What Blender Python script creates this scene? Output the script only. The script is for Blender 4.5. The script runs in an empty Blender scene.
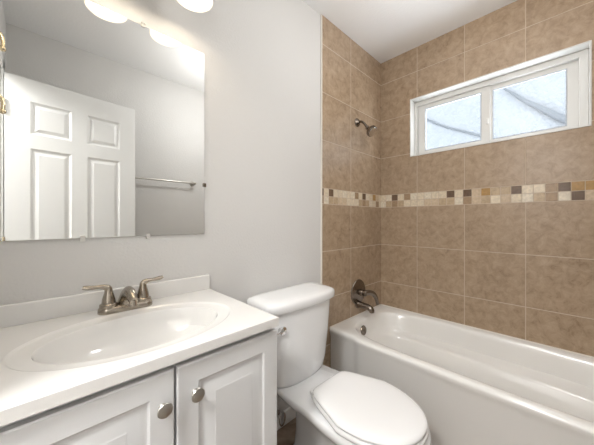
import bpy, bmesh, math, random
from mathutils import Vector, Matrix
random.seed(7)
S = bpy.context.scene
COL = S.collection
PI = math.pi

# ------------------------------------------------------------------ camera
cd = bpy.data.cameras.new('camera'); cam = bpy.data.objects.new('camera', cd); COL.objects.link(cam)
cam.location = (-2.219, -1.200, 1.2385)
cam.rotation_euler = (PI/2, 0, -0.7686)
cd.sensor_width = 36; cd.lens = 262.07/594*36; cd.shift_y = -2.4/594
cd.clip_start = 0.01
S.camera = cam
# ------------------------------------------------------------------ world, exposure, added fill lights
w = bpy.data.worlds.new('sky'); S.world = w; w.use_nodes = True
bg = w.node_tree.nodes['Background']; bg.inputs[0].default_value = (.92, .96, 1.0, 1); bg.inputs[1].default_value = 4.2
S.view_settings.view_transform = 'Standard'; S.view_settings.look = 'None'
S.view_settings.exposure = 1.08; S.view_settings.gamma = 1; S.view_settings.use_curve_mapping = False

def lamp(name, kind, loc, energy, color, size=.2, rot=(0, 0, 0), size_y=None):
    l = bpy.data.lights.new(name, kind); l.energy = energy; l.color = color
    if kind == 'AREA':
        l.size = size
        if size_y: l.shape = 'RECTANGLE'; l.size_y = size_y
        else: l.shape = 'DISK'
    else: l.shadow_soft_size = size
    o = bpy.data.objects.new(name, l); COL.objects.link(o); o.location = loc; o.rotation_euler = rot
    return o
lamp('ceiling_fill_light', 'POINT', (-1.0, -.95, 2.28), 9.8, (1, .995, .99), .09)  # added fill light above the view, brightens the bathroom
lamp('hall_fill_light', 'POINT', (-3.05, -.95, 2.40), 52, (1, .995, .99), .14)  # added fill light in the unseen hall, shines in through the doorway

# ------------------------------------------------------------------ materials
def mat(name, color, rough=.5, metal=0, bump=None, coat=0, spec=.5, emit=None, var=None):
    m = bpy.data.materials.new(name); m.use_nodes = True
    nt = m.node_tree; b = nt.nodes['Principled BSDF']
    b.inputs['Base Color'].default_value = (*color, 1)
    b.inputs['Roughness'].default_value = rough; b.inputs['Metallic'].default_value = metal
    b.inputs['Coat Weight'].default_value = coat; b.inputs['Specular IOR Level'].default_value = spec
    if emit: b.inputs['Emission Color'].default_value = (*emit[0], 1); b.inputs['Emission Strength'].default_value = emit[1]
    tc = nt.nodes.new('ShaderNodeTexCoord')
    if var:                                        # subtle colour variation: (scale, amount)
        n = nt.nodes.new('ShaderNodeTexNoise'); n.inputs['Scale'].default_value = var[0]; n.inputs['Detail'].default_value = 5
        nt.links.new(tc.outputs['Object'], n.inputs['Vector'])
        r = nt.nodes.new('ShaderNodeMapRange'); r.inputs[1].default_value = .3; r.inputs[2].default_value = .7
        nt.links.new(n.outputs[0], r.inputs[0])
        mx = nt.nodes.new('ShaderNodeMix'); mx.data_type = 'RGBA'
        mx.inputs[6].default_value = (*[c*(1-var[1]) for c in color], 1); mx.inputs[7].default_value = (*[min(1, c*(1+var[1])) for c in color], 1)
        nt.links.new(r.outputs[0], mx.inputs[0]); nt.links.new(mx.outputs[2], b.inputs['Base Color'])
    if bump:                                       # (scale, strength, distance)
        n = nt.nodes.new('ShaderNodeTexNoise'); n.inputs['Scale'].default_value = bump[0]; n.inputs['Detail'].default_value = 3
        bp = nt.nodes.new('ShaderNodeBump'); bp.inputs['Strength'].default_value = bump[1]; bp.inputs['Distance'].default_value = bump[2]
        nt.links.new(tc.outputs['Object'], n.inputs['Vector']); nt.links.new(n.outputs[0], bp.inputs['Height']); nt.links.new(bp.outputs[0], b.inputs['Normal'])
    return m

M = dict(
    paint=mat('wall_paint', (.665, .656, .64), .75, bump=(95, .35, .004), spec=.3),
    ceil=mat('ceiling_paint', (.86, .86, .855), .8, bump=(70, .35, .004), spec=.3),
    trimw=mat('white_trim_paint', (.80, .80, .78), .4),
    vinyl=mat('window_vinyl', (.70, .69, .66), .35),
    seal=mat('glazing_seal', (.45, .48, .52), .6),
    porcelain=mat('porcelain', (.86, .865, .87), .09, coat=.3),
    seat=mat('seat_plastic', (.88, .88, .88), .16),
    tub=mat('tub_enamel', (.83, .815, .785), .14, coat=.2),
    caulk=mat('caulk', (.74, .70, .63), .5),
    cab=mat('cabinet_thermofoil', (.68, .685, .69), .32),
    counter=mat('cultured_marble', (.75, .74, .72), .10, coat=.2, var=(6, .015)),
    nickel=mat('brushed_nickel', (.40, .355, .30), .24, 1, bump=(300, .05, .001)),
    knob=mat('satin_nickel', (.52, .50, .46), .28, 1),
    pewter=mat('dark_pewter', (.22, .185, .155), .26, 1),
    chrome=mat('chrome', (.80, .80, .80), .10, 1),
    brass=mat('polished_brass', (.72, .62, .44), .18, 1),
    dark=mat('dark_gap', (.03, .03, .03), .8),
    door=mat('door_paint', (.70, .70, .69), .38),
    hose=mat('braided_hose', (.55, .55, .55), .35, .8, bump=(400, .6, .002)),
    stucco=mat('neighbour_stucco', (.128, .136, .143), .9, bump=(18, .8, .03), var=(9, .06)),
    cable=mat('weathered_grey_plastic', (.05, .056, .062), .7),
    rubber=mat('rubber', (.06, .06, .06), .6),
)
def mirror_mat():
    m = mat('mirror_silver', (.90, .91, .90), .0, 1); return m
M['mirror'] = mirror_mat()

def shade_mat():
    m = bpy.data.materials.new('opal_glass'); m.use_nodes = True; nt = m.node_tree
    b = nt.nodes['Principled BSDF']; b.inputs['Base Color'].default_value = (.95, .92, .85, 1); b.inputs['Roughness'].default_value = .25
    b.inputs['Emission Color'].default_value = (1, .88, .70, 1); b.inputs['Emission Strength'].default_value = .15
    return m
M['shade'] = shade_mat()
M['bulb'] = mat('lit_bulb', (1, .95, .85), .4, emit=((1, .88, .70), 3.0))
def opal_mat():  # glowing see-through globe around each added fill light
    m = bpy.data.materials.new('fill_globe_glass'); m.use_nodes = True; nt = m.node_tree
    b = nt.nodes['Principled BSDF']; nt.nodes.remove(b); out = nt.nodes['Material Output']
    mix = nt.nodes.new('ShaderNodeMixShader'); mix.inputs[0].default_value = .2
    a = nt.nodes.new('ShaderNodeBsdfTransparent'); e = nt.nodes.new('ShaderNodeEmission'); e.inputs[0].default_value = (1, .96, .9, 1); e.inputs[1].default_value = 4
    nt.links.new(a.outputs[0], mix.inputs[1]); nt.links.new(e.outputs[0], mix.inputs[2]); nt.links.new(mix.outputs[0], out.inputs[0])
    return m
M['globe'] = opal_mat()

def glass_mat():
    m = bpy.data.materials.new('obscure_glass'); m.use_nodes = True; nt = m.node_tree
    for n in list(nt.nodes): nt.nodes.remove(n)
    out = nt.nodes.new('ShaderNodeOutputMaterial'); mix = nt.nodes.new('ShaderNodeMixShader')
    tr = nt.nodes.new('ShaderNodeBsdfTransparent'); gl = nt.nodes.new('ShaderNodeBsdfGlossy'); gl.inputs['Roughness'].default_value = .35
    tc = nt.nodes.new('ShaderNodeTexCoord'); n = nt.nodes.new('ShaderNodeTexNoise'); n.inputs['Scale'].default_value = 150; n.inputs['Detail'].default_value = 4
    cr = nt.nodes.new('ShaderNodeValToRGB'); cr.color_ramp.elements[0].position = .3; cr.color_ramp.elements[1].position = .7
    cr.color_ramp.elements[0].color = (.80, .84, .88, 1); cr.color_ramp.elements[1].color = (1, 1, 1, 1)
    nt.links.new(tc.outputs['Object'], n.inputs['Vector']); nt.links.new(n.outputs[0], cr.inputs[0]); nt.links.new(cr.outputs[0], tr.inputs[0])
    bp = nt.nodes.new('ShaderNodeBump'); bp.inputs['Strength'].default_value = .4; bp.inputs['Distance'].default_value = .002
    nt.links.new(n.outputs[0], bp.inputs['Height']); nt.links.new(bp.outputs[0], gl.inputs['Normal'])
    mix.inputs[0].default_value = .025
    nt.links.new(tr.outputs[0], mix.inputs[1]); nt.links.new(gl.outputs[0], mix.inputs[2]); nt.links.new(mix.outputs[0], out.inputs[0])
    return m
M['glass'] = glass_mat()

def tile_mat(name, axis, joints0, pitch):
    """beige ceramic tile with a two-row stone mosaic band; axis 'X' or 'Y' is the horizontal direction"""
    m = bpy.data.materials.new(name); m.use_nodes = True; nt = m.node_tree; N = nt.nodes; L = nt.links
    b = N['Principled BSDF']
    geo = N.new('ShaderNodeTexCoord'); sep = N.new('ShaderNodeSeparateXYZ'); L.new(geo.outputs['Object'], sep.inputs[0])
    def mth(op, a, c=None, d=None):
        n = N.new('ShaderNodeMath'); n.operation = op
        for i, v in enumerate((a, c, d)):
            if v is None: continue
            if isinstance(v, (int, float)): n.inputs[i].default_value = v
            else: L.new(v, n.inputs[i])
        return n.outputs[0]
    U = sep.outputs[0] if axis == 'X' else sep.outputs[1]; Z = sep.outputs[2]
    B0, B1 = 1.353, 1.463
    def joint(v, origin, p):              # distance to nearest joint, and cell index
        t = mth('DIVIDE', mth('SUBTRACT', v, origin), p)
        fr = mth('SUBTRACT', t, mth('FLOOR', t))
        d = mth('MULTIPLY', mth('MINIMUM', fr, mth('SUBTRACT', 1, fr)), p)
        return d, mth('FLOOR', t)
    du, cu = joint(U, joints0, pitch)
    above = mth('GREATER_THAN', Z, B1)
    dlo, clo = joint(Z, B0, .3355); dhi, chi = joint(Z, B1, .3355)
    dz = mth('ADD', mth('MULTIPLY', dlo, mth('SUBTRACT', 1, above)), mth('MULTIPLY', dhi, above))
    cz = mth('ADD', mth('MULTIPLY', clo, mth('SUBTRACT', 1, above)), mth('MULTIPLY', mth('ADD', chi, 7), above))
    d = mth('MINIMUM', du, dz)
    band = mth('MULTIPLY', mth('GREATER_THAN', Z, B0), mth('LESS_THAN', Z, B1))
    p2 = (B1-B0)/2
    dmu, cmu = joint(U, joints0, p2*1.0); dmz, cmz = joint(Z, B0, p2)
    dm = mth('MINIMUM', dmu, dmz)
    dd = mth('ADD', mth('MULTIPLY', d, mth('SUBTRACT', 1, band)), mth('MULTIPLY', dm, band))
    gw = mth('SUBTRACT', .0024, mth('MULTIPLY', band, .0006))
    g = N.new('ShaderNodeMapRange'); g.interpolation_type = 'SMOOTHSTEP'; L.new(dd, g.inputs[0]); L.new(mth('MULTIPLY', gw, .7), g.inputs[1]); L.new(mth('MULTIPLY', gw, 1.4), g.inputs[2])
    # tile colour
    comb = N.new('ShaderNodeCombineXYZ'); L.new(cu, comb.inputs[0]); L.new(cz, comb.inputs[1])
    wn = N.new('ShaderNodeTexWhiteNoise'); L.new(comb.outputs[0], wn.inputs[0])
    off = N.new('ShaderNodeVectorMath'); off.operation = 'MULTIPLY_ADD'; L.new(wn.outputs[1], off.inputs[0]); off.inputs[1].default_value = (9, 9, 9); L.new(geo.outputs['Object'], off.inputs[2])
    n1 = N.new('ShaderNodeTexNoise'); n1.inputs['Scale'].default_value = 21; n1.inputs['Detail'].default_value = 9; n1.inputs['Roughness'].default_value = .72; n1.inputs['Distortion'].default_value = .5; L.new(off.outputs[0], n1.inputs['Vector'])
    cr = N.new('ShaderNodeValToRGB'); e = cr.color_ramp.elements
    e[0].position = .30; e[0].color = (.26, .182, .115, 1); e[1].position = .72; e[1].color = (.485, .37, .26, 1)
    k = cr.color_ramp.elements.new(.5); k.color = (.385, .282, .19, 1)
    L.new(n1.outputs[0], cr.inputs[0])
    # mosaic colour
    comb2 = N.new('ShaderNodeCombineXYZ'); L.new(cmu, comb2.inputs[0]); L.new(cmz, comb2.inputs[1]); comb2.inputs[2].default_value = 3.3
    wn2 = N.new('ShaderNodeTexWhiteNoise'); L.new(comb2.outputs[0], wn2.inputs[0])
    cr2 = N.new('ShaderNodeValToRGB'); cr2.color_ramp.interpolation = 'CONSTANT'; e = cr2.color_ramp.elements
    e[0].position = 0; e[0].color = (.72, .62, .47, 1); e[1].position = .27; e[1].color = (.60, .47, .33, 1)
    for p, c in ((.42, (.74, .66, .53)), (.56, (.36, .25, .155)), (.68, (.42, .25, .09)), (.77, (.15, .095, .06)), (.88, (.50, .38, .25))):
        k = e.new(p); k.color = (*c, 1)
    L.new(wn2.outputs[0], cr2.inputs[0])
    n3 = N.new('ShaderNodeTexNoise'); n3.inputs['Scale'].default_value = 60; n3.inputs['Detail'].default_value = 4; L.new(off.outputs[0], n3.inputs['Vector'])
    mv = N.new('ShaderNodeMix'); mv.data_type = 'RGBA'; mv.blend_type = 'MULTIPLY'; mv.inputs[0].default_value = .5; L.new(cr2.outputs[0], mv.inputs[6])
    r3 = N.new('ShaderNodeMapRange'); r3.inputs[1].default_value = .3; r3.inputs[2].default_value = .7; r3.inputs[3].default_value = .6; r3.inputs[4].default_value = 1.15; L.new(n3.outputs[0], r3.inputs[0]); L.new(r3.outputs[0], mv.inputs[7])
    mb = N.new('ShaderNodeMix'); mb.data_type = 'RGBA'; L.new(band, mb.inputs[0]); L.new(cr.outputs[0], mb.inputs[6]); L.new(mv.outputs[2], mb.inputs[7])
    mg = N.new('ShaderNodeMix'); mg.data_type = 'RGBA'; mg.inputs[6].default_value = (.52, .415, .31, 1); L.new(g.outputs[0], mg.inputs[0]); L.new(mb.outputs[2], mg.inputs[7])
    L.new(mg.outputs[2], b.inputs['Base Color'])
    rr = N.new('ShaderNodeMapRange'); rr.inputs[3].default_value = .8; rr.inputs[4].default_value = .27; L.new(g.outputs[0], rr.inputs[0]); L.new(rr.outputs[0], b.inputs['Roughness'])
    h = mth('ADD', mth('MULTIPLY', g.outputs[0], 1.0), mth('MULTIPLY', n1.outputs[0], .25))
    bp = N.new('ShaderNodeBump'); bp.inputs['Strength'].default_value = .6; bp.inputs['Distance'].default_value = .002; L.new(h, bp.inputs['Height']); L.new(bp.outputs[0], b.inputs['Normal'])
    return m
M['tile_n'] = tile_mat('shower_tile_plumbing_wall', 'X', -.476, .480)
M['tile_e'] = tile_mat('shower_tile_window_wall', 'Y', -.333, .339)

def floor_mat():
    m = bpy.data.materials.new('floor_tile'); m.use_nodes = True; nt = m.node_tree; N = nt.nodes; L = nt.links
    b = N['Principled BSDF']; tc = N.new('ShaderNodeTexCoord')
    n = N.new('ShaderNodeTexNoise'); n.inputs['Scale'].default_value = 9; n.inputs['Detail'].default_value = 7; n.inputs['Distortion'].default_value = 1
    L.new(tc.outputs['Object'], n.inputs['Vector'])
    cr = N.new('ShaderNodeValToRGB'); e = cr.color_ramp.elements; e[0].position = .3; e[0].color = (.16, .11, .075, 1); e[1].position = .7; e[1].color = (.36, .27, .20, 1)
    L.new(n.outputs[0], cr.inputs[0])
    br = N.new('ShaderNodeTexBrick'); br.offset = 0; br.inputs['Scale'].default_value = 1; br.inputs['Brick Width'].default_value = .33; br.inputs['Row Height'].default_value = .33
    br.inputs['Mortar Size'].default_value = .003; L.new(tc.outputs['Object'], br.inputs['Vector']); L.new(cr.outputs[0], br.inputs['Color1']); L.new(cr.outputs[0], br.inputs['Color2'])
    br.inputs['Mortar'].default_value = (.28, .23, .18, 1)
    L.new(br.outputs[0], b.inputs['Base Color']); b.inputs['Roughness'].default_value = .4
    return m
M['floor'] = floor_mat()

# ------------------------------------------------------------------ mesh helpers
class MB:
    def __init__(s): s.v = []; s.f = []
    def add(s, vs, fs):
        o = len(s.v); s.v += [tuple(v) for v in vs]; s.f += [tuple(i+o for i in f) for f in fs]; return s
    def box(s, x0, x1, y0, y1, z0, z1):
        x0, x1 = sorted((x0, x1)); y0, y1 = sorted((y0, y1)); z0, z1 = sorted((z0, z1))
        return s.add([(x0, y0, z0), (x1, y0, z0), (x1, y1, z0), (x0, y1, z0), (x0, y0, z1), (x1, y0, z1), (x1, y1, z1), (x0, y1, z1)],
                     [(0, 3, 2, 1), (4, 5, 6, 7), (0, 1, 5, 4), (1, 2, 6, 5), (2, 3, 7, 6), (3, 0, 4, 7)])
    def rings(s, rs, cap0=True, cap1=True, closed=False):
        n = len(rs[0]); vs = [p for r in rs for p in r]; fs = []
        for i in range(len(rs)-1):
            for j in range(n):
                k = (j+1) % n; fs.append((i*n+j, i*n+k, (i+1)*n+k, (i+1)*n+j))
        if closed:
            i = len(rs)-1
            for j in range(n):
                k = (j+1) % n; fs.append((i*n+j, i*n+k, k, j))
        else:
            if cap0: fs.append(tuple(range(n-1, -1, -1)))
            if cap1: fs.append(tuple((len(rs)-1)*n+j for j in range(n)))
        return s.add(vs, fs)
    def tube(s, pts, radii, n=16, squash=None, cap=True):
        pts = [Vector(p) for p in pts]
        if isinstance(radii, (int, float)): radii = [radii]*len(pts)
        rs = []; up = None
        for i, p in enumerate(pts):
            t = ((pts[min(i+1, len(pts)-1)]-pts[max(i-1, 0)])).normalized()
            if up is None:
                up = Vector((0, 0, 1)) if abs(t.z) < .9 else Vector((1, 0, 0))
            a = t.cross(up).normalized(); bb = a.cross(t).normalized(); up = bb
            q = squash[i] if squash else 1
            rs.append([p+a*math.cos(2*PI*k/n)*radii[i]+bb*math.sin(2*PI*k/n)*radii[i]*q for k in range(n)])
        return s.rings(rs, cap, cap)
    def lathe(s, prof, origin, axis=(0, 0, 1), n=32, cap0=True, cap1=True, sx=1, sy=1):
        ax = Vector(axis).normalized(); q = Vector((0, 0, 1)).rotation_difference(ax); o = Vector(origin)
        rs = [[o+q @ Vector((r*sx*math.cos(2*PI*k/n), r*sy*math.sin(2*PI*k/n), h)) for k in range(n)] for r, h in prof]
        return s.rings(rs, cap0, cap1)
    def build(s, name, m, parent=None, smooth=None, bevel=None, sub=0, loc=None):
        me = bpy.data.meshes.new(name)
        off = Vector(loc) if loc else (parent.matrix_world.translation if False else Vector((0, 0, 0)))
        pl = getw(parent) if parent else Vector((0, 0, 0))
        org = Vector(loc) if loc else pl
        me.from_pydata([tuple(Vector(v)-org) for v in s.v], [], s.f); me.update()
        bm = bmesh.new(); bm.from_mesh(me); bmesh.ops.remove_doubles(bm, verts=bm.verts, dist=1e-6); bmesh.ops.recalc_face_normals(bm, faces=bm.faces); bm.to_mesh(me); bm.free()
        o = bpy.data.objects.new(name, me); COL.objects.link(o); me.materials.append(m)
        o.location = org-pl
        if parent: o.parent = parent
        if bevel:
            b = o.modifiers.new('bevel', 'BEVEL'); b.width = bevel; b.segments = 3; b.limit_method = 'ANGLE'; b.angle_limit = math.radians(35)
            smooth = smooth or 40
        if sub:
            d = o.modifiers.new('sub', 'SUBSURF'); d.levels = sub; d.render_levels = sub; smooth = smooth or 60
        if smooth:
            for p in me.polygons: p.use_smooth = True
            bm = bmesh.new(); bm.from_mesh(me); a = math.radians(smooth)
            for e in bm.edges:
                if len(e.link_faces) == 2: e.smooth = e.calc_face_angle(0) < a
            bm.to_mesh(me); bm.free()
        return o
def getw(o):
    p = Vector((0, 0, 0))
    while o: p += Vector(o.location); o = o.parent
    return p
def tag(o, label, cat=None, group=None, kind=None):
    if label: o['label'] = label
    if cat: o['category'] = cat
    if group: o['group'] = group
    if kind: o['kind'] = kind
    return o
def thing(name, loc, label, cat, group=None):
    o = bpy.data.objects.new(name, None); o.empty_display_size = .05; COL.objects.link(o); o.location = loc
    return tag(o, label, cat, group)
def struct(name, mb, m, **k):
    o = mb.build(name, m, **k); o['kind'] = 'structure'; return o
def rectring(x0, x1, y0, y1, z, n=8):
    P = []
    for i in range(n): P.append((x0+(x1-x0)*i/n, y0, z))
    for i in range(n): P.append((x1, y0+(y1-y0)*i/n, z))
    for i in range(n): P.append((x1-(x1-x0)*i/n, y1, z))
    for i in range(n): P.append((x0, y1-(y1-y0)*i/n, z))
    return P
def bez(p0, p1, p2, p3, n=12):
    out = []
    for i in range(n+1):
        t = i/n; a = (1-t)**3; b = 3*t*(1-t)**2; c = 3*t*t*(1-t); d = t**3
        out.append(tuple(a*p0[j]+b*p1[j]+c*p2[j]+d*p3[j] for j in range(3)))
    return out

# ------------------------------------------------------------------ the room
XW, YS, HC = -2.415, -1.650, 2.67        # left wall, back wall, ceiling
T = .12
TX = -.822                                # edge of the tile surround
WY0, WY1, WZ0, WZ1 = -1.293, -.275, 1.77, 2.253
struct('floor', MB().box(-3.8, 0, YS-T, 0, -.05, 0), M['floor'])
struct('ceiling', MB().box(-3.8, T, YS-T, T, HC, HC+.05), M['ceil'])
struct('wall_north', MB().box(-3.8, 0, 0, T, 0, HC), M['paint'])
struct('wall_south', MB().box(-3.8, 0, YS-T, YS, 0, HC), M['paint'])
mb = MB()
mb.box(0, .14, YS-T, T, -.05, WZ0); mb.box(0, .14, YS-T, T, WZ1, HC); mb.box(0, .14, YS-T, WY0, WZ0, WZ1); mb.box(0, .14, WY1, T, WZ0, WZ1)
struct('wall_east', mb, M['tile_e'])
# left wall with the doorway
DY0, DY1, DZ = -1.275, -.56, 2.185
mb = MB()
mb.box(XW-.11, XW, YS, DY0-.02, 0, HC); mb.box(XW-.11, XW, DY1+.02, 0, 0, HC); mb.box(XW-.11, XW, DY0-.02, DY1+.02, DZ+.02, HC)
struct('wall_west', mb, M['paint'])
mb = MB()
for (a, b) in ((XW, XW+.014), (XW-.124, XW-.11)):
    mb.box(a, b, DY0-.085, DY0-.012, 0, DZ+.075); mb.box(a, b, DY1+.012, DY1+.075, 0, DZ+.075); mb.box(a, b, DY0-.085, DY1+.075, DZ+.012, DZ+.075)
mb.box(XW-.11, XW, DY0-.02, DY0, 0, DZ+.02); mb.box(XW-.11, XW, DY1, DY1+.02, 0, DZ+.02); mb.box(XW-.11, XW, DY0, DY1, DZ, DZ+.02)
struct('trim_1', mb, M['trimw'], bevel=.003)
struct('wall_hall', MB().box(-3.9, -3.8, YS-T, T, 0, HC), M['paint'])
# tile surround on the plumbing wall and opposite, with its pale edge strip
struct('trim_2', MB().box(TX, 0, -.009, 0, 0, HC), M['tile_n'])
struct('trim_3', MB().box(TX, 0, YS, YS+.009, 0, HC), M['tile_n'])
struct('trim_4', MB().box(TX-.011, TX, -.011, 0, .0, HC), M['caulk'], bevel=.003)
# baseboards
def baseboard(name, pts):
    mb = MB()
    for (x0, x1, y0, y1) in pts: mb.box(x0, x1, y0, y1, 0, .085)
    struct(name, mb, M['trimw'], bevel=.005)
baseboard('baseboard_north', [(-1.64, -.835, -.014, 0)])
baseboard('baseboard_south', [(-1.6, -.835, YS, YS+.014)])

# ------------------------------------------------------------------ window
def frame(mb, x0, x1, y0, y1, z0, z1, w):      # rectangular frame in the YZ plane
    ws = w if isinstance(w, tuple) else (w, w, w, w)  # left(y1), right(y0), bottom, top
    o = rectring4(y0, y1, z0, z1); i = rectring4(y0+ws[1], y1-ws[0], z0+ws[2], z1-ws[3])
    mk = lambda x, r: [(x, a, b) for a, b in r]
    return mb.rings([mk(x0, o), mk(x1, o), mk(x1, i), mk(x0, i)], closed=True)
def rectring4(a0, a1, b0, b1): return [(a0, b0), (a1, b0), (a1, b1), (a0, b1)]
win = bpy.data.objects.new('window_1', None); COL.objects.link(win); win.location = (.1, (WY0+WY1)/2, WZ0); win['kind'] = 'structure'
frame(MB(), -.004, .14, WY0, WY1, WZ0, WZ1, .007).build('reveal_lining', M['vinyl'], win, bevel=.002)
frame(MB(), .078, .138, WY0+.007, WY1-.007, WZ0+.007, WZ1-.007, (.022, .040, .020, .036)).build('window_frame', M['vinyl'], win, bevel=.003)
ym = -.792                                      # meeting stile
s0 = frame(MB(), .092, .0945, ym+.034, WY1-.086, WZ0+.054, WZ1-.076, .006)
s1 = frame(MB(), .094, .118, ym-.018, WY1-.030, WZ0+.026, WZ1-.044, (.060, .056, .032, .036)).build('sliding_sash', M['vinyl'], win, bevel=.003)
s0.build('glazing_bead', M['seal'], s1)
MB().box(.103, .108, ym+.036, WY1-.089, WZ0+.057, WZ1-.079).build('pane', M['glass'], s1)
MB().box(.080, .095, ym-.008, ym+.004, 1.935, 1.975).build('sash_latch', M['vinyl'], s1, bevel=.003)
s2 = frame(MB(), .112, .134, WY0+.046, ym+.014, WZ0+.026, WZ1-.042, (.044, .052, .026, .034)).build('fixed_sash', M['vinyl'], win, bevel=.003)
frame(MB(), .110, .1125, WY0+.097, ym-.029, WZ0+.051, WZ1-.075, .006).build('glazing_bead', M['seal'], s2)
MB().box(.121, .126, WY0+.097, ym-.029, WZ0+.051, WZ1-.075).build('pane', M['glass'], s2)

# outdoors beyond the window
nb = MB().box(3.0, 3.15, -4.5, 6.5, -.05, 5.6).build('neighbour_house_wall', M['stucco'])
tag(nb, 'pale bluish stucco wall outdoors seen through the frosted window panes', 'wall', kind='structure')
def cable(name, pts, r, label):
    o = MB().tube(pts, r, 10).build(name, M['cable'], smooth=60); return tag(o, label, 'cable')

# ------------------------------------------------------------------ bathtub
def tub():
    t = thing('bathtub', (-.38, -.77, 0), 'white alcove bathtub below the frosted window', 'bathtub')
    x0, x1, y0, y1 = -.762, -.003, YS+.012, -.012
    n = 24
    base = []
    for i in range(n): base.append((-1+2*i/n, -1))
    for i in range(n*2): base.append((1, -1+2*i/(n*2)))
    for i in range(n): base.append((1-2*i/n, 1))
    for i in range(n*4): base.append((-1, 1-2*i/(n*4)))
    def rect(z, dx=0):            # outer outline; near wall end of the apron is set back a little
        out = []
        for u, v in base:
            x = x0+(x1-x0)*(u+1)/2; y = y0+(y1-y0)*(v+1)/2
            if u < 0:
                s = min(1, max(0, (-.20-y)/.06)); s = s*s*(3-2*s)
                x += (dx+(1-s)*.017*(1 if dx > -.5 else 0))*max(0, -u if abs(v) == 1 else 1)
            out.append((x, y, z))
        return out
    cx, cy = -.383, -.86
    def sup(z, a, b, e=3.2, ox=0, oy=0, ledge=0):
        out = []
        for u, v in base:
            # keep direction in the outer rectangle
            s = (abs(u)**e+abs(v)**e)**(-1/e)
            U, V = u*s, v*s
            x = cx+ox+a*U; y = cy+oy+b*V
            if ledge and U > 0:
                fade = min(1, max(0, (.92-V)/.45)); x -= ledge*fade*min(1, U*1.6)
            out.append((x, y, z))
        return out
    R = [rect(0, .012), rect(.40, .012), rect(.425, .006), rect(.446, .0), rect(.457, .004), rect(.464, .013), rect(.466, .026)]
    A, B = .333, .773
    R += [sup(.4665, A, B, 4.2), sup(.463, A-.007, B-.008, 4.2), sup(.452, A-.013, B-.014, 4.1), sup(.43, A-.019, B-.020, 4.0),
          sup(.38, A-.028, B-.032, 3.8), sup(.335, A-.034, B-.045, 3.6, ledge=.0), sup(.322, A-.038, B-.062, 3.0, ledge=.02), sup(.313, A-.045, B-.07, 3.0, ledge=.065), sup(.295, A-.05, B-.078, 3.0, ledge=.078),
          sup(.20, A-.065, B-.11, 2.9, ledge=.085), sup(.12, A-.085, B-.15, 2.8, ledge=.085), sup(.085, A-.12, B-.20, 2.8, ledge=.075), sup(.07, A-.18, B-.29, 2.6, ledge=.04), sup(.066, .05, .1, 2)]
    m = MB(); m.rings(R)
    body = m.build('tub_shell', M['tub'], t, smooth=50)
    o = MB().lathe([(0.001, .0), (.034, 0), (.036, .004), (.033, .010), (.012, .013), (.001, .013)], (-.475, -.117, .402), (0, -1, .15)).build('overflow_plate', M['pewter'], t, smooth=40)
    MB().lathe([(.001, .013), (.006, .013), (.005, .017), (.001, .018)], (-.475, -.117, .402), (0, -1, .15), 12).build('screw', M['pewter'], o, smooth=40)
    MB().lathe([(.001, 0), (.032, 0), (.033, .003), (.02, .006), (.001, .004)], (-.40, -.45, .067)).build('drain', M['pewter'], t, smooth=40)
    cb = MB().box(x0+.02, x1, -.013, -.007, .455, .472); cb.box(-.008, .0, y0, -.01, .455, .472)
    cb.build('caulk_bead', M['caulk'], t, bevel=.002)
tub()

# ------------------------------------------------------------------ shower fittings
def shower():
    t = thing('wall_shower', (-.39, -.009, 2.03), 'small dark pewter shower head on a short bent arm high on tiled wall', 'shower')
    MB().lathe([(.034, 0), (.034, .004), (.028, .011), (.014, .018), (.011, .022)], (-.39, -.009, 2.03), (0, -1, 0)).build('wall_flange', M['pewter'], t, smooth=50)
    pts = bez((-.39, -.012, 2.03), (-.39, -.06, 2.04), (-.390, -.080, 2.00), (-.388, -.100, 1.968), 10)
    MB().tube(pts, .0095, 14).build('arm', M['pewter'], t, smooth=60)
    ax = Vector((.0, -.72, -.68)).normalized()
    p = Vector(pts[-1])
    h = MB().lathe([(.012, -.004), (.017, .0), (.017, .010), (.015, .014), (.022, .022), (.037, .038), (.044, .048), (.044, .064), (.040, .069)], p, ax, 28).build('spray_head', M['pewter'], t, smooth=35)
    MB().lathe([(.001, .0705), (.036, .0705), (.039, .068), (.001, .066)], p, ax, 28).build('nozzle_face', M['chrome'], h, smooth=30)
shower()
def valve():
    X, Z = -.378, .655
    t = thing('shower_valve', (X, -.009, Z), 'round dark pewter shower valve with curved lever handle, above the tub spout', 'valve')
    MB().lathe([(.100, 0), (.101, .004), (.096, .010), (.080, .013), (.045, .017), (.030, .022), (.001, .022)], (X, -.009, Z), (0, -1, 0), 48).build('escutcheon', M['pewter'], t, smooth=35)
    h = MB().lathe([(.026, .02), (.025, .04), (.021, .05), (.023, .055), (.023, .075), (.016, .084), (.001, .086)], (X, -.009, Z), (0, -1, 0), 28).build('handle_hub', M['pewter'], t, smooth=35)
    pts = bez((X-.004, -.078, Z+.004), (X+.06, -.105, Z+.012), (X+.115, -.11, Z-.02), (X+.155, -.098, Z-.115), 14)
    rad = [.0165+.003*math.sin(i/14*PI) - (.006*i/14) for i in range(15)]
    MB().tube(pts, rad, 14, squash=[1.25]*15).build('lever', M['pewter'], h, smooth=60)
    t = thing('tub_spout', (X, -.009, .556), 'short dark pewter tub spout just over the bathtub rim', 'spout')
    pts = [(X, -.009, .556), (X, -.02, .556), (X, -.05, .556), (X, -.085, .554), (X+.0, -.11, .549), (X, -.128, .540), (X, -.136, .528), (X, -.137, .516)]
    MB().tube(pts, [.030, .027, .024, .023, .0235, .0235, .021, .0185], 20).build('spout_body', M['pewter'], t, smooth=50)
    MB().lathe([(.034, 0), (.034, .004), (.029, .008)], (X, -.009, .556), (0, -1, 0), 28).build('spout_flange', M['pewter'], t, smooth=40)
valve()

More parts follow.
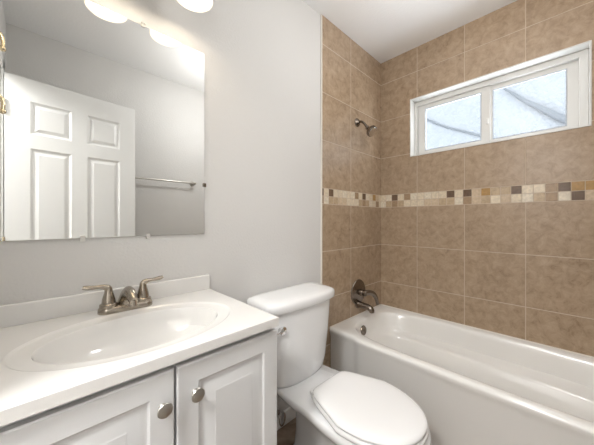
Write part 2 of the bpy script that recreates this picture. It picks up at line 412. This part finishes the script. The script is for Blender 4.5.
# ------------------------------------------------------------------ toilet
def toilet():
    CX = -1.205
    t = thing('toilet', (CX, -.4, 0), 'white two-piece toilet with closed lid between vanity and bathtub', 'toilet')
    N = 72
    def outline(z, yb, yf, wb, wf, ymid, k=1.0):   # yb back, yf front, wb half width of deck, wf half width of bowl
        out = []
        for i in range(N):
            a = 2*PI*i/N - PI/2; c, s = math.cos(a), math.sin(a)   # s=-1 front
            if s < 0:
                y = ymid+(ymid-yf)*s; x = wf*math.copysign(abs(c)**.86, c)
            else:
                e = 5 if k else 2.6
                q = (abs(c)**e+abs(s)**e)**(-1/e); yy = s*q; xx = c*q
                y = ymid+(yb-ymid)*yy
                tt = min(1, max(0, (yy)/.75)); tt = tt*tt*(3-2*tt)
                x = xx*(wf*(1-tt)+wb*tt)
            dz = min(1, max(0, (y+.40)/.10)); dz = .014*dz*dz*(3-2*dz) if z > .33 else 0
            out.append((CX+x, y, z-dz))
        return out
    ym = -.575
    R = [outline(0, -.15, -.63, .098, .125, -.42, 0), outline(.015, -.15, -.63, .098, .125, -.42, 0), outline(.03, -.16, -.615, .090, .112, -.42, 0), outline(.12, -.17, -.60, .085, .10, -.42, 0),
         outline(.20, -.17, -.64, .088, .112, -.45, 0), outline(.28, -.155, -.72, .095, .138, -.50, 0), outline(.325, -.12, -.79, .105, .165, -.55, 0), outline(.352, -.06, -.822, .135, .182, ym), outline(.364, -.04, -.834, .165, .193, ym),
         outline(.368, -.035, -.838, .172, .197, ym), outline(.385, -.03, -.842, .177, .200, ym), outline(.398, -.03, -.840, .176, .199, ym), outline(.405, -.036, -.832, .170, .192, ym)]
    MB().rings(R).build('bowl', M['porcelain'], t, smooth=50)
    # seat and lid
    def so(z, g):
        out = []
        for i in range(N):
            a = 2*PI*i/N - PI/2; c, s = math.cos(a), math.sin(a)
            if s < 0: y = ym+(-.835+g-ym)*(-s); x = (.200-g)*math.copysign(abs(c)**.9, c)
            else:
                e = 10.0; q = (abs(c)**e+abs(s)**e)**(-1/e); yy = s*q; xx = c*q
                y = ym+(-.362-g-ym)*yy; tt = min(1, max(0, yy)); x = xx*((.200-g)*(1-tt*.36)) if yy > 0 else xx*(.2-g)
            out.append((CX+x, y, z))
        return out
    MB().rings([so(.409, .012), so(.412, .003), so(.420, 0), so(.428, .003), so(.431, .012)]).build('seat', M['seat'], t, smooth=60)
    MB().rings([so(.4325, .014), so(.435, .006), so(.442, .004), so(.448, .008), so(.4525, .018), so(.4555, .04), so(.4575, .08), so(.4585, .14), so(.459, .19)]).build('lid', M['seat'], t, smooth=60)
    for s in (-1, 1):
        h = MB(); h.box(CX+s*.075-.016, CX+s*.075+.016, -.368, -.330, .400, .417)
        h.build('hinge', M['seat'], t, bevel=.005)
    # tank
    def tk(z, hw, yf, yb=-.018, e=5, bow=.020):
        out = []
        for i in range(N):
            a = 2*PI*i/N; c, s = math.cos(a), math.sin(a); q = (abs(c)**e+abs(s)**e)**(-1/e)
            x = c*q*hw; v = s*q
            y = (yf+yb)/2+(yb-yf)/2*v
            if v < 0: y -= bow*(1-(x/hw)**2)*(-v)
            out.append((CX+x, y, z))
        return out
    MB().rings([tk(.378, .125, -.165, -.05, bow=.03), tk(.381, .155, -.188, -.04, bow=.03), tk(.390, .176, -.202, -.03, bow=.03), tk(.410, .190, -.210, -.024, bow=.03), tk(.455, .203, -.214, bow=.03), tk(.60, .225, -.218, bow=.03), tk(.72, .238, -.221, bow=.03), tk(.785, .243, -.222, bow=.03), tk(.787, .230, -.21)], ).build('tank', M['porcelain'], t, smooth=50)
    MB().rings([tk(.784, .243, -.222, -.014, 7, .03), tk(.7855, .256, -.234, -.010, 7, .03), tk(.789, .259, -.237, -.008, 7, .03), tk(.812, .260, -.238, -.008, 7, .03), tk(.823, .258, -.236, -.010, 7, .03), tk(.831, .251, -.229, -.015, 6, .03), tk(.837, .235, -.21, -.03, 5, .03), tk(.840, .20, -.18, -.045, 4, .03), tk(.841, .12, -.14, -.07, 4)]).build('tank_lid', M['porcelain'], t, smooth=50)
    # flush handle
    hx, hz = CX-.178, .700
    h = MB().lathe([(.016, 0), (.017, .006), (.014, .013), (.001, .014)], (hx, -.216, hz), (0, -1, 0), 20).build('flush_handle', M['chrome'], t, smooth=45)
    MB().tube([(hx+.002, -.234, hz), (hx-.02, -.238, hz-.002), (hx-.05, -.238, hz-.008), (hx-.075, -.236, hz-.012)], [.008, .0065, .006, .007], 12).build('handle_lever', M['chrome'], h, smooth=60)
    MB().lathe([(.001, .012), (.017, .013), (.021, .020), (.020, .028), (.012, .034), (.001, .035)], (hx, -.216, hz), (0, -1, 0), 20).build('handle_cap', M['chrome'], h, smooth=45)
    # bolt cap and little hose
    for s in (-1, 1):
        MB().lathe([(.016, 0), (.016, .006), (.011, .016), (.001, .019)], (CX+s*.135, -.44, 0), (0, 0, 1), 16).build('bolt_cap', M['porcelain'], t, smooth=50)
toilet()
def stop_valve():
    x = -1.262
    t = thing('water_stop_valve', (x, 0, .13), 'chrome water shutoff valve with oval handle on wall behind toilet', 'valve')
    MB().lathe([(.032, 0), (.030, .006), (.014, .012)], (x, 0, .13), (0, -1, 0), 24).build('wall_escutcheon', M['chrome'], t, smooth=40)
    MB().tube([(x, -.004, .13), (x, -.05, .13), (x, -.085, .13)], [.009, .012, .012], 14).build('valve_body', M['chrome'], t, smooth=50)
    MB().tube([(x, -.06, .13), (x, -.06, .17)], .009, 12).build('outlet', M['chrome'], t, smooth=50)
    MB().lathe([(.001, 0), (.034, .001), (.040, .005), (.040, .010), (.032, .014), (.001, .015)], (x, -.085, .13), (0, -1, 0), 24, sx=.62, sy=1.0).build('oval_handle', M['chrome'], t, smooth=45)
    MB().tube(bez((x, -.06, .165), (x-.06, -.04, .25), (x-.13, -.05, .30), (x-.128, -.10, .396), 14), .006, 12).build('supply_hose', M['hose'], t, smooth=60)
stop_valve()

# ------------------------------------------------------------------ vanity cabinet
VX0, VX1, VF = -2.405, -1.656, -.497      # carcass sides and front
def vanity():
    t = thing('vanity_cabinet', ((VX0+VX1)/2, -.25, 0), 'white vanity cabinet with two raised-panel doors under the sink', 'cabinet')
    c = MB(); c.box(VX0, VX0+.018, VF, -.016, 0, .884); c.box(VX1-.018, VX1, VF, -.016, 0, .884); c.box(VX0, VX1, VF+.05, -.03, .10, .118); c.box(VX0, VX1, VF+.055, VF+.075, 0, .10)
    c.build('carcass', M['cab'], t, bevel=.0015)
    f = MB(); f.box(VX0+.018, VX1-.018, VF, VF+.018, .845, .884); f.box(-1.998, -1.963, VF, VF+.018, .10, .845); f.box(VX0+.018, VX0+.05, VF, VF+.018, .10, .845); f.box(VX1-.05, VX1-.018, VF, VF+.018, .10, .845); f.box(VX0+.05, VX1-.05, VF, VF+.018, .10, .14)
    f.build('face_frame', M['cab'], t)
    def door(x0, x1, z0, z1, kx):
        def R(i, y): return [(x0+i, y, z0+i), (x1-i, y, z0+i), (x1-i, y, z1-i), (x0+i, y, z1-i)]
        y = VF-.019
        d = MB().rings([R(0, VF-.001), R(0, y+.003), R(.003, y), R(.007, y-.0), R(.010, y+.0008), R(.055, y), R(.060, y+.005), R(.066, y+.007), R(.071, y+.007), R(.078, y+.005), R(.100, y+.0005), R(.104, y-.001), R(.108, y-.001)])
        dd = d.build('door', M['cab'], t, loc=((x0+x1)/2, VF, z0), smooth=20)
        kz = z1-.082
        k = MB().lathe([(.009, 0), (.007, .004), (.0065, .010), (.011, .013), (.0165, .016), (.0178, .0185), (.0165, .0205), (.012, .0215), (.001, .022)], (kx, y, kz), (0, -1, 0), 32)
        k.build('knob', M['knob'], dd, smooth=40)
    door(-2.378, -1.9835, .115, .867, -2.011)
    door(-1.9775, -1.6495, .115, .867, -1.931)
vanity()
def vanity_top():
    t = thing('sink_countertop', (-2.0, -.27, .885), 'glossy white one-piece countertop with integral oval sink and backsplash', 'countertop')
    x0, x1, y0, y1 = -2.412, -1.652, -.527, -.002
    zt = .914
    cx, cy = -2.003, -.293
    base = []
    n = 22
    for i in range(n*2): base.append((x0+(x1-x0)*i/(2*n), y0))
    for i in range(n): base.append((x1, y0+(y1-y0)*i/n))
    for i in range(n*2): base.append((x1-(x1-x0)*i/(2*n), y1))
    for i in range(n): base.append((x0, y1-(y1-y0)*i/n))
    def rc(i, z): return [(min(max(x, x0+i), x1-i), min(max(y, y0+i), y1-i), z) for x, y in base]
    def el(a, b, z, oy=0):
        out = []
        for x, y in base:
            u, v = (x-cx)/.36, (y-cy)/.22; r = math.hypot(u, v)
            out.append((cx+a*u/r, cy+oy+b*v/r, z))
        return out
    R = [rc(.02, .885), rc(.001, .885), rc(0, .886), rc(0, zt-.002), rc(.002, zt), rc(.012, zt), 
         el(.286, .192, zt), el(.283, .189, zt-.0005), el(.279, .185, zt-.004), el(.274, .180, zt-.006),
         el(.243, .156, zt-.007), el(.238, .151, zt-.008), el(.2345, .148, zt-.014), el(.231, .145, zt-.036), el(.222, .138, zt-.070), el(.192, .117, zt-.090), el(.160, .097, zt-.115), el(.115, .070, zt-.131), el(.06, .04, zt-.138), el(.022, .022, zt-.140)]
    m = MB(); m.rings(R, cap0=False)
    m.build('basin_top', M['counter'], t, smooth=38)
    b = MB().box(x0, x1, -.0215, -.001, zt-.002, .981); b.build('backsplash', M['counter'], t, bevel=.005)
    MB().lathe([(.001, 0), (.020, 0), (.022, .002), (.015, .004), (.001, .003)], (cx, cy, zt-.1395)).build('drain', M['chrome'], t, smooth=40)
vanity_top()
def faucet():
    X, Y, Z = -2.001, -.077, .9145
    t = thing('sink_faucet', (X, Y, Z), 'brushed nickel two-handle faucet on the white countertop behind the sink', 'faucet')
    def stad(hw, r, z, n=16):
        out = []
        for k in range(n+1): a = -PI/2+PI*k/n; out.append((X+hw+r*math.cos(a), Y+r*math.sin(a), z))
        for k in range(n+1): a = PI/2+PI*k/n; out.append((X-hw+r*math.cos(a), Y+r*math.sin(a), z))
        return out
    MB().rings([stad(.056, .0285, Z), stad(.056, .0295, Z+.002), stad(.056, .029, Z+.012), stad(.056, .0265, Z+.018), stad(.056, .022, Z+.021)]).build('base_plate', M['nickel'], t, smooth=40)
    for s in (-1, 1):
        hx = X+s*.0535
        h = MB().lathe([(.0265, .012), (.0275, .024), (.0265, .030), (.021, .033), (.0205, .036), (.0195, .046), (.0165, .058), (.0135, .068), (.012, .078), (.0105, .087), (.001, .090)], (hx, Y, Z), (0, 0, 1), 28).build('handle', M['nickel'], t, smooth=50)
        pts = bez((hx-s*.002, Y, Z+.080), (hx+s*.012, Y+.001, Z+.100), (hx+s*.034, Y+.003, Z+.088), (hx+s*.071, Y+.006, Z+.097), 12)
        rad = [.0105, .0115, .011, .0102, .0095, .009, .0086, .0084, .0088, .0095, .0100, .0102, .0085]
        MB().tube(pts, rad, 14, squash=[1, 1, 1, .95, .9, .85, .8, .75, .75, .75, .75, .75, .7]).build('lever', M['nickel'], h, smooth=60)
    pts = bez((X, Y+.012, Z+.008), (X, Y+.002, Z+.060), (X, Y-.040, Z+.092), (X, Y-.108, Z+.050), 14)
    rad = [.036, .034, .0315, .029, .027, .0255, .024, .023, .022, .021, .0202, .0195, .019, .018, .015]
    MB().tube(pts, rad, 20, squash=[.8]*15).build('spout', M['nickel'], t, smooth=60)
    MB().lathe([(.012, 0), (.012, .018), (.010, .019), (.001, .017)], (X, Y-.100, Z+.052), (0, -.15, -1), 20).build('aerator', M['nickel'], t, smooth=40)
    MB().tube([(X, Y+.022, Z+.015), (X, Y+.022, Z+.055), (X, Y+.022, Z+.060), (X, Y+.022, Z+.068)], [.0025, .0025, .006, .005], 10).build('drain_rod', M['nickel'], t, smooth=50)
faucet()

# ------------------------------------------------------------------ mirror
def mirror():
    t = thing('wall_mirror', (-2.04, 0, 1.175), 'large frameless rectangular mirror on the wall above the sink', 'mirror')
    MB().box(-2.405, -1.674, -.008, -.002, 1.175, 2.023).build('mirror_glass', M['mirror'], t)
    for (x, z, dz) in ((-2.120, 1.175, -1), (-1.912, 1.175, -1), (-1.930, 2.023, 1)):
        c = MB(); c.box(x-.007, x+.007, -.014, -.0005, z+dz*.010-.003, z+dz*.010+.003); c.box(x-.007, x+.007, -.0125, -.009, z-.005 if dz < 0 else z-.006, z+.007 if dz > 0 else z+.008)
        c.box(x-.007, x+.007, -.0125, -.0005, z+dz*.002, z+dz*.012)
        c.build('mirror_clip', M['vinyl'], t, bevel=.001)
    MB().box(-1.681, -1.667, -.013, -.0005, 1.395, 1.412).build('mirror_clip', M['pewter'], t, bevel=.001)
mirror()

# ------------------------------------------------------------------ vanity light
def vanity_light():
    xs = (-2.266, -2.028, -1.790); yr, zr = -.165, 2.122
    t = thing('vanity_light', (-2.016, 0, 2.27), 'vanity light bar with glowing white bell glass shades above the mirror', 'wall lamp')
    MB().box(-2.30, -1.73, -.028, -.001, 2.265, 2.375).build('back_plate', M['knob'], t, bevel=.008)
    for x in xs:
        arm = MB().tube(bez((x, -.024, 2.32), (x, -.08, 2.34), (x, yr, 2.35), (x, yr, 2.28), 10), .008, 12).build('arm', M['knob'], t, smooth=60)
        MB().lathe([(.001, .032), (.024, .030), (.027, .0), (.025, -.006)], (x, yr, 2.262), (0, 0, 1), 24).build('socket_cup', M['knob'], arm, smooth=40)
        outer = [(.026, 2.262), (.032, 2.250), (.040, 2.225), (.046, 2.195), (.053, 2.165), (.064, 2.140), (.0740, 2.128)]
        inner = [(.0715, 2.129), (.061, 2.142), (.050, 2.166), (.043, 2.195), (.037, 2.225), (.029, 2.247), (.020, 2.256)]
        MB().lathe([(r, z-2.128) for r, z in outer+inner], (x, yr, zr), (0, 0, 1), 36, cap0=False, cap1=False).build('glass_shade', M['shade'], t, smooth=60)
        MB().lathe([(.001, 0), (.015, .004), (.023, .018), (.025, .032), (.020, .050), (.012, .066), (.012, .09)], (x, yr, 2.165), (0, 0, 1), 20).build('bulb', M['bulb'], t, smooth=60)
        l = lamp('bulb_light', 'POINT', (x, yr, 2.150), .30, (1, .86, .68), .022)
vanity_light()
def fill_light_globe(x, y, zc, rad, label):  # globe fixture dressed around an added fill light, out of view
    t = thing('fill_light_globe', (x, y, HC), label, 'ceiling light')
    MB().lathe([(.001, 0), (.075, 0), (.075, -.012), (.05, -.028), (.04, -.04), (.001, -.04)], (x, y, HC), (0, 0, 1), 40, cap1=False).build('canopy', M['knob'], t, smooth=40)
    prof = [(max(.001, rad*math.sin(PI*k/16)), -rad*math.cos(PI*k/16)) for k in range(17)]
    MB().lathe(prof, (x, y, zc), (0, 0, 1), 32).build('glass_globe', M['globe'], t, smooth=80)
    if HC-.038-(zc+rad) > .005: MB().tube([(x, y, HC-.038), (x, y, zc+rad-.004)], .012, 12).build('stem', M['knob'], t, smooth=60)
fill_light_globe(-1.0, -.95, 2.28, .11, 'added out-of-view fill light, a glass globe on a stem under the bathroom ceiling')
fill_light_globe(-3.05, -.95, 2.40, .17, 'added out-of-view fill light, a glass globe on a stem in the hall outside the doorway')

# ------------------------------------------------------------------ entry door (seen in the mirror)
def entry_door():
    H, Wd, th = 2.160, .735, .036
    d = bpy.data.objects.new('door_1', None); COL.objects.link(d); d['kind'] = 'structure'
    d.location = (-2.396, -1.272, .008); 
    # local: x from 0 to Wd, thickness y, facing +y
    xs = [(.115, .325), (.415, .625)]; zs = [(.235, .80), (.965, 1.705), (1.80, 2.015)]
    mb = MB()
    gx = [0, .115, .325, .415, .625, Wd]; gz = [0, .235, .80, .965, 1.705, 1.80, 2.015, H]
    for side, yy in ((1, 0), (-1, -th)):
        for i in range(5):
            for j in range(7):
                x0, x1, z0, z1 = gx[i], gx[i+1], gz[j], gz[j+1]
                R = lambda q, y: [(x0+q, yy+side*y, z0+q), (x1-q, yy+side*y, z0+q), (x1-q, yy+side*y, z1-q), (x0+q, yy+side*y, z1-q)]
                if i in (1, 3) and j in (1, 3, 5):
                    mb.rings([R(0, 0), R(.006, -.004), R(.014, -.009), R(.022, -.009), R(.040, -.002), R(.046, -.002)], cap0=False)
                else: mb.add(R(0, 0), [(0, 1, 2, 3)])
    for a, b in (((0, 0), (Wd, 0)), ((0, H), (Wd, H))):
        mb.add([(a[0], 0, a[1]), (b[0], 0, b[1]), (b[0], -th, b[1]), (a[0], -th, a[1])], [(0, 1, 2, 3)])
    for x in (0, Wd): mb.add([(x, 0, 0), (x, 0, H), (x, -th, H), (x, -th, 0)], [(0, 1, 2, 3)])
    me = mb
    o = me.build('door_leaf', M['door']); o.parent = d
    for yy in (0, -th):
        s = 1 if yy == 0 else -1
        k = MB().lathe([(.030, 0), (.030, .006), (.012, .010), (.011, .030), (.020, .036), (.027, .046), (.026, .058), (.015, .065), (.001, .066)], (Wd-.065, yy, .97), (0, s, 0), 24).build('door_knob', M['brass'], smooth=45); k.parent = d
    for z in (.25, 1.08, 1.95):
        k = MB().tube([(-.004, .006, z-.045), (-.004, .006, z+.045)], .006, 12).build('hinge', M['brass'], smooth=60); k.parent = d
    d.rotation_euler = (0, 0, math.atan2(-.078, .73))
entry_door()

# ------------------------------------------------------------------ towel bar and hooks (seen in the mirror)
def towel_bar():
    y, z, xa, xb = YS, 1.630, -1.062, -1.69
    t = thing('towel_bar', ((xa+xb)/2, YS, z), 'brushed nickel towel bar on the wall opposite the mirror', 'towel bar')
    MB().tube([(xa-.0, y+.065, z), (xb, y+.065, z)], .008, 14).build('bar', M['knob'], t, smooth=60)
    for x in (xa, xb):
        MB().lathe([(.027, 0), (.027, .006), (.018, .014), (.011, .022), (.011, .05), (.015, .056), (.015, .074), (.010, .080), (.001, .081)], (x, y, z), (0, 1, 0), 24).build('bar_post', M['knob'], t, smooth=45)
towel_bar()
def robe_hook(y, z, label):
    t = thing('robe_hook', (XW, y, z), label, 'hook', None)
    MB().lathe([(.018, 0), (.018, .005), (.008, .010)], (XW, y, z), (1, 0, 0), 20).build('hook_plate', M['brass'], t, smooth=40)
    MB().tube(bez((XW+.006, y, z), (XW+.05, y, z+.02), (XW+.085, y, z+.01), (XW+.075, y, z-.06), 12), .007, 12).build('hook_arm', M['brass'], t, smooth=60)
    MB().lathe([(.001, -.012), (.009, -.008), (.012, 0), (.009, .008), (.001, .012)], (XW+.075, y, z-.062), (0, 0, 1), 14).build('ball_tip', M['brass'], t, smooth=60)
robe_hook(-.42, 1.745, 'lower polished brass robe hook at the left end of the mirror')
robe_hook(-.42, 2.00, 'upper polished brass robe hook at the left end of the mirror')

# cables clipped to the neighbouring wall, beyond the panes
cable('overhead_cable', [(2.985, .95, 3.33), (2.985, .81, 3.235), (2.985, .627, 3.118), (2.985, .45, 2.99), (2.985, .289, 2.891), (2.985, .02, 2.75), (2.985, -.202, 2.626), (2.985, -.45, 2.474)], .013, 'thin dark cable clipped to the neighbouring wall beyond the left window pane')
cable('drain_pipe', [(2.95, -.50, 3.30), (2.95, -.62, 3.17), (2.95, -.77, 3.00), (2.95, -.917, 2.869), (2.95, -1.08, 2.70), (2.95, -1.228, 2.581), (2.95, -1.49, 2.40)], [.014, .020, .028, .036, .042, .045, .045], 'broad dark slanting pipe on the neighbouring wall beyond the right window pane')
